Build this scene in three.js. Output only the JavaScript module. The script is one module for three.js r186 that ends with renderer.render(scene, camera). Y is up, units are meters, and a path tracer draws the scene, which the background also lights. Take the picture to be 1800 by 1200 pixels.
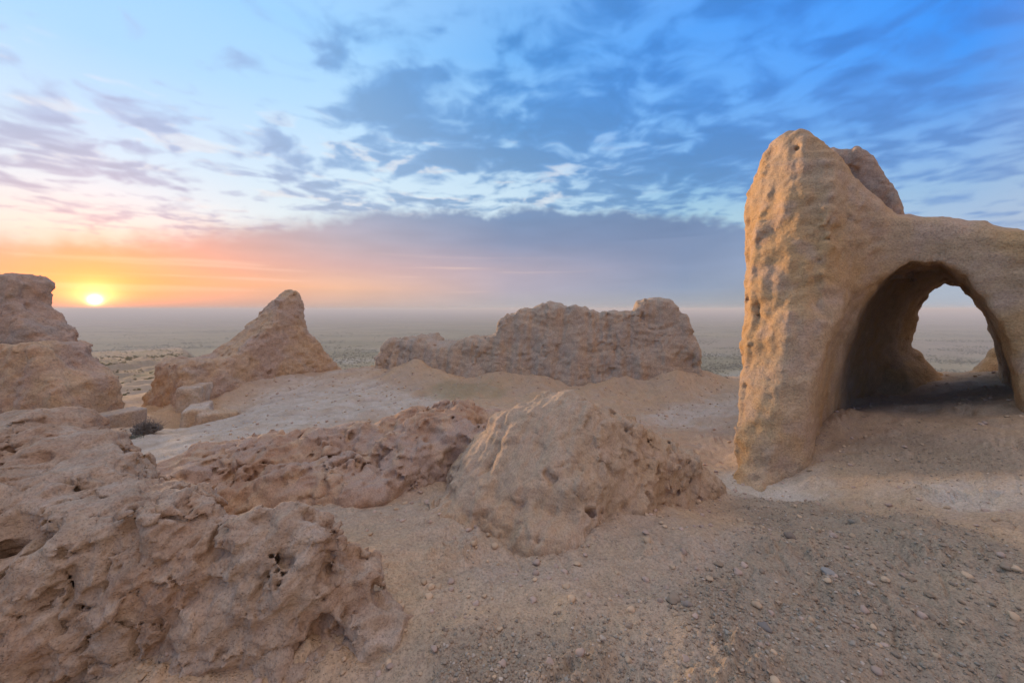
import * as THREE from 'three';

// ------------------------------------------------------------------ camera
const scene = new THREE.Scene();
const EYE = 1.7, F = 654;                       // eye height (m); focal length in pixels of an 1800 x 1200 picture
const camera = new THREE.PerspectiveCamera(2 * Math.atan(657 / F) * 180 / Math.PI, 1800 / 1314, 0.1, 90000);
camera.position.set(0, EYE, 0);
camera.setViewOffset(1800, 1314, 0, 114, 1800, 1200);   // level lens, shifted down
const renderer = new THREE.WebGLRenderer();
renderer.toneMapping = THREE.LinearToneMapping;
renderer.toneMappingExposure = 1.4;
renderer.shadowMap.enabled = true;

// ------------------------------------------------------------------ sun
const SUN_AZ = -48.3 * Math.PI / 180, SUN_EL = 1.2 * Math.PI / 180;
const SUN = [Math.cos(SUN_EL) * Math.sin(SUN_AZ), Math.sin(SUN_EL), -Math.cos(SUN_EL) * Math.cos(SUN_AZ)];
const sun = new THREE.DirectionalLight(new THREE.Color().setRGB(1, 0.66, 0.38), 4.8);
sun.position.set(SUN[0] * 60, SUN[1] * 60, SUN[2] * 60);
sun.target.position.set(0, 0, 0);
sun.shadow.radius = 16;
sun.castShadow = true;
Object.assign(sun.shadow.camera, { left: -40, right: 40, top: 30, bottom: -30, near: 1, far: 200 });
sun.name = 'sun_light';
scene.add(sun, sun.target);

// ------------------------------------------------------------------ noise
let seedState = 77123;
const rnd = () => { seedState = (seedState + 0x6d2b79f5) | 0; let t = Math.imul(seedState ^ (seedState >>> 15), 1 | seedState); t = (t + Math.imul(t ^ (t >>> 7), 61 | t)) ^ t; return ((t ^ (t >>> 14)) >>> 0) / 4294967296; };
const PERM = new Uint8Array(512);
{ const p = Array.from({ length: 256 }, (_, i) => i); for (let i = 255; i > 0; i--) { const j = Math.floor(rnd() * (i + 1)); const t = p[i]; p[i] = p[j]; p[j] = t; } for (let i = 0; i < 512; i++) PERM[i] = p[i & 255]; }
const GX = new Float32Array(256), GY = new Float32Array(256), GZ = new Float32Array(256), RV = new Float32Array(256), RV2 = new Float32Array(256), RV3 = new Float32Array(256);
for (let i = 0; i < 256; i++) { const z = 2 * rnd() - 1, a = 2 * Math.PI * rnd(), s = Math.sqrt(1 - z * z); GX[i] = s * Math.cos(a) * 1.5; GY[i] = s * Math.sin(a) * 1.5; GZ[i] = z * 1.5; RV[i] = rnd(); RV2[i] = rnd(); RV3[i] = rnd(); }
const clamp = (x, a, b) => x < a ? a : x > b ? b : x, mix = (a, b, t) => a + (b - a) * t;
const sst = (a, b, x) => { const t = clamp((x - a) / (b - a), 0, 1); return t * t * (3 - 2 * t); };
function noise(x, y, z) {
  const fx = Math.floor(x), fy = Math.floor(y), fz = Math.floor(z), X = fx & 255, Y = fy & 255, Z = fz & 255;
  x -= fx; y -= fy; z -= fz;
  const u = x * x * x * (x * (x * 6 - 15) + 10), v = y * y * y * (y * (y * 6 - 15) + 10), w = z * z * z * (z * (z * 6 - 15) + 10);
  const A = PERM[X] + Y, B = PERM[X + 1] + Y, AA = PERM[A] + Z, AB = PERM[A + 1] + Z, BA = PERM[B] + Z, BB = PERM[B + 1] + Z;
  let h = PERM[AA]; const a = GX[h] * x + GY[h] * y + GZ[h] * z;
  h = PERM[BA]; const b = GX[h] * (x - 1) + GY[h] * y + GZ[h] * z;
  h = PERM[AB]; const c = GX[h] * x + GY[h] * (y - 1) + GZ[h] * z;
  h = PERM[BB]; const d = GX[h] * (x - 1) + GY[h] * (y - 1) + GZ[h] * z;
  h = PERM[AA + 1]; const e = GX[h] * x + GY[h] * y + GZ[h] * (z - 1);
  h = PERM[BA + 1]; const f = GX[h] * (x - 1) + GY[h] * y + GZ[h] * (z - 1);
  h = PERM[AB + 1]; const g = GX[h] * x + GY[h] * (y - 1) + GZ[h] * (z - 1);
  h = PERM[BB + 1]; const k = GX[h] * (x - 1) + GY[h] * (y - 1) + GZ[h] * (z - 1);
  const ab = a + (b - a) * u, cd = c + (d - c) * u, ef = e + (f - e) * u, gk = g + (k - g) * u;
  const l = ab + (cd - ab) * v;
  return l + (ef + (gk - ef) * v - l) * w;
}
function fbm(x, y, z, n) { let s = 0, a = 1; for (let i = 0; i < n; i++) { s += a * noise(x, y, z); x = x * 2.03 + 11.7; y = y * 2.03 + 5.3; z = z * 2.03 + 8.1; a *= 0.5; } return s; }
function ridged(x, y, z, n) { let s = 0, a = 1; for (let i = 0; i < n; i++) { s += a * (1 - 2.2 * Math.abs(noise(x, y, z))); x = x * 2.03 + 3.7; y = y * 2.03 + 9.3; z = z * 2.03 + 1.1; a *= 0.5; } return s; }
let WF1 = 0, WF2 = 0, WID = 0;                 // worley: F1, F2 and a random number of the nearest cell
function worley(x, y, z) {
  const fx = Math.floor(x), fy = Math.floor(y), fz = Math.floor(z);
  WF1 = 9; WF2 = 9;
  for (let i = -1; i <= 1; i++) for (let j = -1; j <= 1; j++) for (let k = -1; k <= 1; k++) {
    const h = PERM[PERM[PERM[(fx + i) & 255] + ((fy + j) & 255)] + ((fz + k) & 255)];
    const dx = fx + i + RV[h] - x, dy = fy + j + RV2[h] - y, dz = fz + k + RV3[h] - z, d = dx * dx + dy * dy + dz * dz;
    if (d < WF1) { WF2 = WF1; WF1 = d; WID = RV[(h + 37) & 255]; } else if (d < WF2) WF2 = d;
  }
  WF1 = Math.sqrt(WF1); WF2 = Math.sqrt(WF2);
}

// ------------------------------------------------------------------ sky: air and clouds, by angle from the sun and height
const lin8 = (c) => { c /= 255; return c <= 0.04045 ? c / 12.92 : Math.pow((c + 0.055) / 1.055, 2.4); };
const table = (rows) => rows.map((r) => r.map((c) => c.map(lin8)));
const SKY_D = [0, 24, 48, 73, 99, 180];  // unseen last row and zenith: warmed in the tables to light the clay
const UP_EL = [8, 12, 16, 20, 26, 34, 45, 90];
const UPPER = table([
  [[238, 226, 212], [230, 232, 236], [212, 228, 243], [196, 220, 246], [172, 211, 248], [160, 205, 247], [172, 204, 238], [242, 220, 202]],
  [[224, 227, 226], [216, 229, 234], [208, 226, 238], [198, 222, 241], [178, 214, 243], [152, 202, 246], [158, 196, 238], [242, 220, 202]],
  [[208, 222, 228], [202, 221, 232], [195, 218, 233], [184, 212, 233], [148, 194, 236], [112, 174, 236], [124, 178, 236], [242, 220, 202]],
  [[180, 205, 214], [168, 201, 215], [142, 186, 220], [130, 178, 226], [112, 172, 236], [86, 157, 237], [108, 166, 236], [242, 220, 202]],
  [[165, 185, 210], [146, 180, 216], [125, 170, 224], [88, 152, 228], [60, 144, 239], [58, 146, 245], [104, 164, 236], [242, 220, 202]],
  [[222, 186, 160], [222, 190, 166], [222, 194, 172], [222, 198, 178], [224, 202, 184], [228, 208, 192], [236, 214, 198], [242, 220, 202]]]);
const LOW_EL = [0, 3, 6, 10, 14];
const LOWER = table([
  [[206, 156, 138], [244, 168, 114], [236, 170, 138], [222, 184, 174], [212, 192, 194]],
  [[188, 164, 156], [232, 184, 156], [210, 174, 170], [190, 179, 190], [168, 177, 200]],
  [[166, 164, 168], [172, 164, 177], [174, 164, 178], [140, 152, 182], [124, 149, 185]],
  [[154, 158, 164], [134, 149, 174], [130, 146, 176], [120, 141, 176], [114, 141, 180]],
  [[156, 160, 164], [158, 168, 182], [160, 178, 205], [150, 175, 210], [140, 170, 215]],
  [[206, 176, 160], [210, 178, 160], [218, 184, 166], [222, 190, 172], [222, 194, 178]]]);
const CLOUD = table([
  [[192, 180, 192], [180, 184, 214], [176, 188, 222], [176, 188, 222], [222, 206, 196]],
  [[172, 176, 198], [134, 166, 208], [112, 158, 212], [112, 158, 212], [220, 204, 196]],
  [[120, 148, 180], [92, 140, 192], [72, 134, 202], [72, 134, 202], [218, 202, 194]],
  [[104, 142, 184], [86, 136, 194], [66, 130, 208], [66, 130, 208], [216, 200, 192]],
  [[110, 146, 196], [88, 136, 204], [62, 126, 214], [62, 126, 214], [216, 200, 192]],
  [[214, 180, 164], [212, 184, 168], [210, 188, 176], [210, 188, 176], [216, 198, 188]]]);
const CLOUD_EL = [8, 18, 30, 44, 70];
const seek = (list, v) => { let i = 0; while (i < list.length - 2 && v > list[i + 1]) i++; return [i, clamp((v - list[i]) / (list[i + 1] - list[i]), 0, 1)]; };
function grid(T, els, i, s, el, out) {
  const [j, t] = seek(els, el);
  for (let c = 0; c < 3; c++) out[c] = mix(mix(T[i][j][c], T[i][j + 1][c], t), mix(T[i + 1][j][c], T[i + 1][j + 1][c], t), s);
}
const BANK = [[-180, 7], [-54, 6.3], [-42.5, 8.3], [-30, 11.6], [-21, 13.6], [0, 14.7], [17, 13.9], [32, 11], [45, 7.5], [70, 6], [180, 7]];
const curve = (pts, x) => { let i = 0; while (i < pts.length - 2 && x > pts[i + 1][0]) i++; const t = clamp((x - pts[i][0]) / (pts[i + 1][0] - pts[i][0]), 0, 1); return mix(pts[i][1], pts[i + 1][1], t); };
// how much cloud: [azimuth, elevation, width, height, amount]
const COVER = [[-22, 28, 13, 5, 0.36], [-8, 25, 14, 5, 0.4], [8, 34, 16, 6, 0.3], [14, 21, 16, 5, 0.42], [-2, 21, 9, 3, 0.3], [28, 24, 16, 7, 0.36], [46, 19, 12, 5, 0.34], [50, 27, 10, 5, -0.22], [30, 33, 10, 5, -0.15], [22, 16, 10, 2.5, 0.25],
  [-44, 21, 8, 1.8, 0.36], [-52, 16, 6, 2, 0.42], [-42, 16, 3.5, 2, 0.34], [-32, 19, 4, 2.2, 0.3], [-24, 15.5, 9, 1.6, 0.3], [-40, 10.5, 12, 1.2, 0.2], [-10, 16, 8, 1.3, 0.25], [-50, 9.5, 8, 1, 0.22],
  [-38, 27, 12, 5, -0.25], [-5, 17.5, 22, 1.2, -0.1], [-54, 27, 14, 5, -0.2], [54, 12, 12, 2, 0.1], [50, 14.5, 6, 1, -0.12]];
{
  const W = 3072, H = 1536, data = new Float32Array(W * H * 4), a = [0, 0, 0], b = [0, 0, 0], c = [0, 0, 0], R = 180 / Math.PI;
  for (let row = 0; row < H; row++) {
    const el = ((row + 0.5) / H - 0.5) * 180, se = Math.sin(el / R), ce = Math.cos(el / R);
    for (let col = 0; col < W; col++) {
      const o = (row * W + col) * 4; data[o + 3] = 1;
      if (el < 0) { data[o] = 0.30; data[o + 1] = 0.24; data[o + 2] = 0.18; continue; }
      const ph = ((col + 0.5) / W - 0.5) * 2 * Math.PI, dx = Math.cos(ph) * ce, dz = Math.sin(ph) * ce, az = Math.atan2(dx, -dz) * R;
      if ((col & 3) && (Math.abs(az) > 68 || el > 50)) { for (let q = 0; q < 3; q++) data[o + q] = data[o - 4 + q]; continue; }
      let D = Math.abs(az - SUN_AZ * R); if (D > 180) D = 360 - D;
      const [i, s] = seek(SKY_D, D);
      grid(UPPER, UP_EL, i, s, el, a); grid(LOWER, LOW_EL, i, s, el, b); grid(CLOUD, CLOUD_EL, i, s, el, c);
      // high cloud field on a flat layer
      const k = 1 / (se + 0.06), px = dx * k, pz = dz * k;
      const wx = 0.10 * fbm(px * 2.1 + 3, pz * 2.1, 1.7, 3), wz = 0.10 * fbm(px * 2.1, pz * 2.1 + 9, 4.2, 3);
      const n = fbm((px + wx) * 1.3, (pz + wz) * 2.0, 0.5, 3) * 0.42 + 0.55 * (fbm((px + wx) * 6.2, (pz + wz) * 7.4, 7.5, 5) + 0.16 - 0.6 * Math.abs(noise((px + wx) * 4.9, (pz + wz) * 6.3, 2.5)));
      let cov = -0.18 + 0.15 * sst(-32, -8, az) * sst(13, 19, el);
      if (Math.abs(az) < 75) { for (const q of COVER) { const u = (az - q[0]) / q[2], v = (el - q[1]) / q[3]; const e = u * u + v * v; if (e < 9) cov += q[4] * Math.exp(-e); } }
      const far = Math.max(sst(40, 58, el), sst(56, 80, Math.abs(az))); cov = mix(cov, 0.05, far);
      const th = n + cov;
      let m = sst(-0.2, 0.46, th) * 0.78;
      m *= sst(4, 9, el);
      const blushN = fbm(az * 0.11, el * 0.55, 14.2, 4);
      const lit = sst(0.15, 0.6, blushN + 0.5 * th) * (1 - sst(0.1, 0.34, th)) * (1 - sst(48, 75, D)) * sst(7, 10, el) * (1 - sst(20, 27, el)) * 0.28;
      const thick = sst(0.2, 0.8, th) * 0.16;
      // low cloud bank
      const top = curve(BANK, az) + 1.1 * fbm(az * 0.16, el * 0.2, 3.3, 5) * (0.6 + 0.4 * sst(20, 40, D)) + 0.5 * fbm(az * 0.55, el * 0.8, 9.3, 4);
      const soft = mix(1.8, 0.8, sst(14, 40, D)) + 0.9 * sst(82, 100, D);
      const bank = sst(soft, -soft, el - top) * mix(1, 0.6, sst(85, 100, D));
      const st = sst(0.25, 0.75, fbm(az * 0.035, el * 1.1, 6.1, 4)) * sst(1.2, 3, el) * (1 - sst(6.2, 8.5, el)) * (1 - sst(38, 66, D)) * 0.3;
      const warm = [0.95, 0.66, 0.50], blush = [0.97, 0.82, 0.72];
      // the sun in thin haze
      let da = (az - SUN_AZ * R) * ce * 0.8, de = el - SUN_EL * R; const r = Math.sqrt(da * da + de * de);
      const r1 = Math.sqrt((az - SUN_AZ * R) ** 2 + (de + 0.3) ** 2);
      for (let q = 0; q < 3; q++) {
        let v = mix(a[q], c[q] * (1 - thick), m);
        v = mix(v, blush[q], lit);
        v = mix(v, b[q] * mix(1, 0.9, sst(4, 10, el)) * (1 + 0.05 * fbm(az * 0.12, el * 0.6, 2.2, 3)), bank);
        v = mix(v, warm[q], st);
        v += mix(0.2, 1, sst(-0.2, 1.7, el)) * ([0.45, 0.07, 0.0][q] * Math.exp(-Math.pow(r / 8.0, 1.5)) + [1.4, 0.23, 0.02][q] * Math.exp(-Math.pow(r / 3.3, 1.25)) + [22, 14, 8][q] * Math.exp(-Math.pow(r1 / 0.34, 1.7)) + [2.5, 1.1, 0.4][q] * Math.exp(-Math.pow(r1 / 1.3, 1.5)));
        if (q === 2) v *= 1 - 0.18 * Math.exp(-Math.pow(r / 5.0, 2));
        data[o + q] = v * mix(0.81, 1.25, sst(46, 72, el));  // sky overhead, out of view, is raised as added fill on the ground
      }
    }
  }
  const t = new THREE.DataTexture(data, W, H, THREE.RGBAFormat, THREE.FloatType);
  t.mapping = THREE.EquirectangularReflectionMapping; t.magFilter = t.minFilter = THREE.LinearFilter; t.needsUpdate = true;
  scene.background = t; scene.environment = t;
}
scene.fog = new THREE.FogExp2(new THREE.Color().setRGB(0.88, 0.86, 0.82), 0.00085);

// ------------------------------------------------------------------ helpers
// a pixel of the 1800 x 1200 picture at a depth, as a point
const P = (px, py, z) => [(px - 900) / F * z, EYE + (543 - py) / F * z, -z];
const used = {};
const numbered = (n) => { const k = used[n] = (used[n] ?? -1) + 1; return k ? n + '_' + String(k).padStart(3, '0') : n; };
function tag(o, label, category, group, kind) { if (label) o.userData.label = label; if (category) o.userData.category = category; if (group) o.userData.group = group; if (kind) o.userData.kind = kind; return o; }
function mesh(name, g, m, parent) { const o = new THREE.Mesh(g, m); o.name = parent ? name : numbered(name); o.castShadow = o.receiveShadow = true; (parent ?? scene).add(o); return o; }
function base(name, pos = [0, 0, 0]) { const o = new THREE.Group(); o.name = numbered(name); o.position.set(...pos); scene.add(o); return o; }
const smin = (a, b, k) => { const h = Math.max(k - Math.abs(a - b), 0) / k; return Math.min(a, b) - h * h * k * 0.25; };
const smax = (a, b, k) => -smin(-a, -b, k);

// A crest line with rounded top, widening downwards: pts = [x, topY, z, r]
function ridge(pts, batter = 0.25) {
  return (x, y, z) => {
    let best = 9e9;
    for (let i = 0; i < pts.length - 1 || i === 0; i++) {
      const p = pts[i], q = pts[Math.min(i + 1, pts.length - 1)], ex = q[0] - p[0], ez = q[2] - p[2], l = ex * ex + ez * ez;
      const t = l ? clamp(((x - p[0]) * ex + (z - p[2]) * ez) / l, 0, 1) : 0, r = mix(p[3], q[3], t), cy = mix(p[1], q[1], t) - r;
      const hx = x - p[0] - ex * t, hz = z - p[2] - ez * t, below = cy - y;
      const d = below < 0 ? Math.sqrt(hx * hx + hz * hz + below * below) - r : Math.sqrt(hx * hx + hz * hz) - r - batter * below;
      if (d < best) best = d;
    }
    return best;
  };
}
function ell(c, r, turn = 0) {
  const cs = Math.cos(turn), sn = Math.sin(turn);
  return (x, y, z) => { x -= c[0]; y -= c[1]; z -= c[2]; const u = (x * cs - z * sn) / r[0], w = (x * sn + z * cs) / r[2], v = y / r[1]; const k = Math.sqrt(u * u + v * v + w * w); return (k - 1) * Math.min(r[0], r[1], r[2]); };
}
function polySd(P2, x, y) {
  let d = 9e9, s = 1;
  for (let i = 0, j = P2.length - 1; i < P2.length; j = i++) {
    const a = P2[i], b = P2[j], ex = b[0] - a[0], ey = b[1] - a[1], wx = x - a[0], wy = y - a[1], t = clamp((wx * ex + wy * ey) / (ex * ex + ey * ey), 0, 1);
    const bx = wx - ex * t, by = wy - ey * t; d = Math.min(d, bx * bx + by * by);
    const c1 = y >= a[1], c2 = y < b[1], c3 = ex * wy > ey * wx;
    if ((c1 && c2 && c3) || (!c1 && !c2 && !c3)) s = -s;
  }
  return s * Math.sqrt(d);
}
// A ruined wall that stands on the line A-B ([px, depth] each) with the outline seen from the eye
function wall({ A, B, outline, w0, wb = w0, front = 0.2, back = 0.2, k = 0.3, foot = -4, topY, inset = 0.08 }) {
  const ax = (A[0] - 900) / F * A[1], az = -A[1], bx = (B[0] - 900) / F * B[1], bz = -B[1], L = Math.hypot(bx - ax, bz - az), ux = (bx - ax) / L, uz = (bz - az) / L, nx = -uz, nz = ux;   // n points to the eye
  const sg = nx * -ax + nz * -az > 0 ? 1 : -1;
  const pts = outline.map(([px, py]) => { const dx = (px - 900) / F, t = (ax * nx + az * nz) / (dx * nx - nz); return [(dx * t - ax) * ux + (-t - az) * uz, EYE + (543 - py) / F * t]; });
  const poly = [...pts, [pts[pts.length - 1][0] + 0.6, foot], [pts[0][0] - 0.6, foot]];
  const Y = topY ?? Math.max(...pts.map((p) => p[1]));
  const f = (x, y, z) => { const s = (x - ax) * ux + (z - az) * uz, w = sg * ((x - ax) * nx + (z - az) * nz), dn = Math.max(0, Y - y); return smax(polySd(poly, s, y) + inset, Math.max(w - w0 - front * dn, -w - wb - back * dn) * 0.95, k); };
  f.frame = { ax, az, ux, uz, nx: nx * sg, nz: nz * sg };
  return f;
}
// Iso-surface of a solid on a fine grid (surface nets), worked out only near the surface
const TIMES = false;
function solid({ lo, hi, h, sdf, disp, reach, color, uvTurn = 0 }) {
  const t0 = Date.now();
  const nb = 4, bx = Math.ceil((hi[0] - lo[0]) / h / nb), by = Math.ceil((hi[1] - lo[1]) / h / nb), bz = Math.ceil((hi[2] - lo[2]) / h / nb);
  const nx = bx * nb + 1, ny = by * nb + 1, nz = bz * nb + 1, val = new Float32Array(nx * ny * nz).fill(1), live = new Uint8Array(bx * by * bz), half = nb * h / 2, lim = half * 1.75 + reach;
  const done = new Uint8Array(nx * ny * nz), queue = [], big = 4;
  const f = (x, y, z) => { const e = sdf(x, y, z); return Math.abs(e) > reach * 1.3 + h * 2 ? e : e - disp(x, y, z); };
  for (let K = 0; K < bz; K += big) for (let J = 0; J < by; J += big) for (let I = 0; I < bx; I += big) {
    if (Math.abs(sdf(lo[0] + (I * nb) * h + half * big, lo[1] + (J * nb) * h + half * big, lo[2] + (K * nb) * h + half * big)) > half * big * 1.9 + reach) continue;
    for (let k = K; k < Math.min(bz, K + big); k++) for (let j = J; j < Math.min(by, J + big); j++) for (let i = I; i < Math.min(bx, I + big); i++) {
      const x = lo[0] + (i * nb) * h + half, y = lo[1] + (j * nb) * h + half, z = lo[2] + (k * nb) * h + half;
      if (Math.abs(sdf(x, y, z)) > lim) continue;
      if (Math.abs(f(x, y, z)) < half * 1.5) { const q = (k * by + j) * bx + i; live[q] = 1; queue.push(q); }
    }
  }
  const sx = 1, sy = nx, sz = nx * ny;
  for (let p = 0; p < queue.length; p++) {
    const q0 = queue[p], i = q0 % bx, j = Math.floor(q0 / bx) % by, k = Math.floor(q0 / bx / by), o0 = (k * nb * ny + j * nb) * nx + i * nb;
    let any = 0;
    for (let c = 0; c <= nb; c++) for (let b = 0; b <= nb; b++) for (let a = 0; a <= nb; a++) {
      const q = o0 + a + b * sy + c * sz;
      if (!done[q]) { done[q] = 1; val[q] = f(lo[0] + (i * nb + a) * h, lo[1] + (j * nb + b) * h, lo[2] + (k * nb + c) * h); }
      any |= val[q] < 0 ? 1 : 2;
    }
    if (any !== 3) continue;
    for (let face = 0; face < 6; face++) {
      const ax = face >> 1, far = face & 1, I = i + (ax === 0 ? far * 2 - 1 : 0), J = j + (ax === 1 ? far * 2 - 1 : 0), K = k + (ax === 2 ? far * 2 - 1 : 0);
      if (I < 0 || J < 0 || K < 0 || I >= bx || J >= by || K >= bz) continue;
      const nq = (K * by + J) * bx + I; if (live[nq]) continue;
      const st = [sx, sy, sz], s1 = st[(ax + 1) % 3], s2 = st[(ax + 2) % 3], o = o0 + far * nb * st[ax]; let m = 0;
      for (let b = 0; b <= nb; b++) for (let a = 0; a <= nb; a++) m |= val[o + a * s1 + b * s2] < 0 ? 1 : 2;
      if (m === 3) { live[nq] = 1; queue.push(nq); }
    }
  }
  const at = new Int32Array(nx * ny * nz).fill(-1), pos = [], idx = [];
  const cx = [0, 1, 0, 1, 0, 1, 0, 1], cy = [0, 0, 1, 1, 0, 0, 1, 1], cz = [0, 0, 0, 0, 1, 1, 1, 1], E = [[0, 1], [2, 3], [4, 5], [6, 7], [0, 2], [1, 3], [4, 6], [5, 7], [0, 4], [1, 5], [2, 6], [3, 7]], v = new Float32Array(8);
  for (let K = 0; K < nz - 1; K++) for (let J = 0; J < ny - 1; J++) for (let I = 0; I < nx - 1; I++) {
    if (!live[((K / nb | 0) * by + (J / nb | 0)) * bx + (I / nb | 0)]) continue;
    let m = 0; const q = (K * ny + J) * nx + I;
    for (let c = 0; c < 8; c++) { v[c] = val[q + cx[c] + cy[c] * nx + cz[c] * nx * ny]; if (v[c] < 0) m |= 1 << c; }
    if (m === 0 || m === 255) continue;
    let x = 0, y = 0, z = 0, n = 0;
    for (const [a, b] of E) if (((m >> a) & 1) !== ((m >> b) & 1)) { const t = v[a] / (v[a] - v[b]); x += cx[a] + (cx[b] - cx[a]) * t; y += cy[a] + (cy[b] - cy[a]) * t; z += cz[a] + (cz[b] - cz[a]) * t; n++; }
    at[q] = pos.length / 3; pos.push(lo[0] + (I + x / n) * h, lo[1] + (J + y / n) * h, lo[2] + (K + z / n) * h);
  }
  const step = [1, nx, nx * ny];
  for (let K = 1; K < nz - 1; K++) for (let J = 1; J < ny - 1; J++) for (let I = 1; I < nx - 1; I++) {
    const q = (K * ny + J) * nx + I; if (at[q] < 0) continue;
    const s0 = val[q] < 0;
    for (let d = 0; d < 3; d++) {
      if ((val[q + step[d]] < 0) === s0) continue;
      const b = step[(d + 1) % 3], c = step[(d + 2) % 3], i0 = at[q], i1 = at[q - b], i2 = at[q - b - c], i3 = at[q - c];
      if (i1 < 0 || i2 < 0 || i3 < 0) continue;
      if (s0) idx.push(i0, i1, i2, i0, i2, i3); else idx.push(i0, i2, i1, i0, i3, i2);
    }
  }
  const g0 = new THREE.BufferGeometry(); g0.setAttribute('position', new THREE.BufferAttribute(new Float32Array(pos), 3)); g0.setIndex(new THREE.BufferAttribute(new Uint32Array(idx), 1)); g0.computeVertexNormals();
  // texture coordinates in metres on three planes of the solid's own axes; vertices on the seams are doubled
  const nrm = g0.attributes.normal.array, n = pos.length / 3, cs = Math.cos(uvTurn), sn = Math.sin(uvTurn), twin = new Int32Array(n * 3).fill(-1), P3 = [], N3 = [], C3 = [], U3 = [], out = new Uint32Array(idx.length), rgb = [0, 0, 0];
  for (let t = 0; t < idx.length; t += 3) {
    let ax = 0, ay = 0, az = 0; for (let q = 0; q < 3; q++) { const v = idx[t + q] * 3; ax += nrm[v] * cs - nrm[v + 2] * sn; ay += nrm[v + 1]; az += nrm[v] * sn + nrm[v + 2] * cs; }
    ax = Math.abs(ax); ay = Math.abs(ay); az = Math.abs(az); const kind = az >= ax && az >= ay * 0.9 ? 0 : ax > ay ? 1 : 2;
    for (let q = 0; q < 3; q++) {
      const v = idx[t + q];
      if (twin[v * 3 + kind] < 0) {
        twin[v * 3 + kind] = P3.length / 3; const x = pos[v * 3], y = pos[v * 3 + 1], z = pos[v * 3 + 2], lx = x * cs - z * sn, lz = x * sn + z * cs;
        P3.push(x, y, z); N3.push(nrm[v * 3], nrm[v * 3 + 1], nrm[v * 3 + 2]); color(x, y, z, rgb); C3.push(rgb[0], rgb[1], rgb[2]);
        if (kind === 0) U3.push(lx, y); else if (kind === 1) U3.push(lz + 0.37, y + 0.21); else U3.push(lx + 0.53, lz + 0.77);
      }
      out[t + q] = twin[v * 3 + kind];
    }
  }
  const g = new THREE.BufferGeometry(), put = (n, a, k) => g.setAttribute(n, new THREE.BufferAttribute(new Float32Array(a), k));
  put('position', P3, 3); put('normal', N3, 3); put('color', C3, 3); put('uv', U3, 2); g.setIndex(new THREE.BufferAttribute(out, 1));
  if (globalThis.console && TIMES) console.log('solid', idx.length / 3, 'triangles', Date.now() - t0, 'ms');
  return g;
}

// ------------------------------------------------------------------ materials
// tileable grain: clay with grit, fine cracks and crumbs
function tileNoise(S, cells, seed) {               // periodic value-gradient noise over S pixels
  const g = new Float32Array(cells * cells * 2); let st = seed; const r = () => { st = (Math.imul(st, 1664525) + 1013904223) >>> 0; return st / 4294967296; };
  for (let i = 0; i < cells * cells; i++) { const a = r() * 6.283; g[i * 2] = Math.cos(a); g[i * 2 + 1] = Math.sin(a); }
  return (x, y) => {
    x = x / S * cells; y = y / S * cells; const X = Math.floor(x), Y = Math.floor(y), fx = x - X, fy = y - Y, u = fx * fx * (3 - 2 * fx), w = fy * fy * (3 - 2 * fy);
    const d = (i, j) => { const q = (((Y + j) % cells) * cells + ((X + i) % cells)) * 2; return g[q] * (fx - i) + g[q + 1] * (fy - j); };
    return mix(mix(d(0, 0), d(1, 0), u), mix(d(0, 1), d(1, 1), u), w) * 1.4;
  };
}
function grain(S, seed, crumb) {
  const oct = [8, 16, 32, 64, 128, 256].map((c, i) => tileNoise(S, c, seed + i * 7)), h = new Uint8Array(S * S * 4), cm = new Uint8Array(S * S * 4);
  let st = seed * 31 + 5; const r = () => { st = (Math.imul(st, 1664525) + 1013904223) >>> 0; return st / 4294967296; };
  const grit = new Float32Array(S * S);
  for (let i = 0; i < crumb; i++) { const x = r() * S, y = r() * S, q = 1.2 + r() * r() * 5.5, a = (r() < 0.62 ? 1 : -1) * (0.3 + 0.7 * r()); for (let dy = -8; dy <= 8; dy++) for (let dx = -8; dx <= 8; dx++) { const d = Math.hypot(dx, dy * 1.25) / q; if (d < 1) { const p = ((Math.floor(y + dy + S) % S) * S + Math.floor(x + dx + S) % S); const b = a * Math.sqrt(1 - d * d); if (Math.abs(b) > Math.abs(grit[p])) grit[p] = b; } } }
  for (let y = 0; y < S; y++) for (let x = 0; x < S; x++) {
    let f = 0, a = 1; for (const o of oct) { f += a * o(x, y); a *= 0.62; }
    const crack = Math.abs(oct[1](x, y) + 0.5 * oct[2](x, y) + 0.25 * oct[3](x, y)), cr = crack < 0.012 ? 1 - crack / 0.012 : 0;
    const p = y * S + x, v = clamp(0.5 + 0.28 * f + 0.22 * grit[p] - 0.07 * cr, 0, 1), o = p * 4;
    h[o] = h[o + 1] = h[o + 2] = v * 255; h[o + 3] = 255;
    const t = clamp(0.89 + 0.17 * (oct[3](x, y) + 0.8 * oct[4](x, y) + 0.8 * oct[5](x, y)) + 0.15 * grit[p] * (RV[(p * 7) & 255] - 0.3), 0, 1);
    cm[o] = t * 255; cm[o + 1] = clamp(t + 0.012 * oct[2](x, y), 0, 1) * 253; cm[o + 2] = clamp(t + 0.03 * oct[0](x, y), 0, 1) * 250; cm[o + 3] = 255;
  }
  const tex = (d) => { const t = new THREE.DataTexture(d, S, S, THREE.RGBAFormat); t.wrapS = t.wrapT = THREE.RepeatWrapping; t.magFilter = THREE.LinearFilter; t.needsUpdate = true; return t; };
  return [tex(h), tex(cm)];
}
const [G1H, G1C] = grain(1024, 11, 9000), [G2H, G2C] = grain(1024, 53, 16000);
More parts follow.
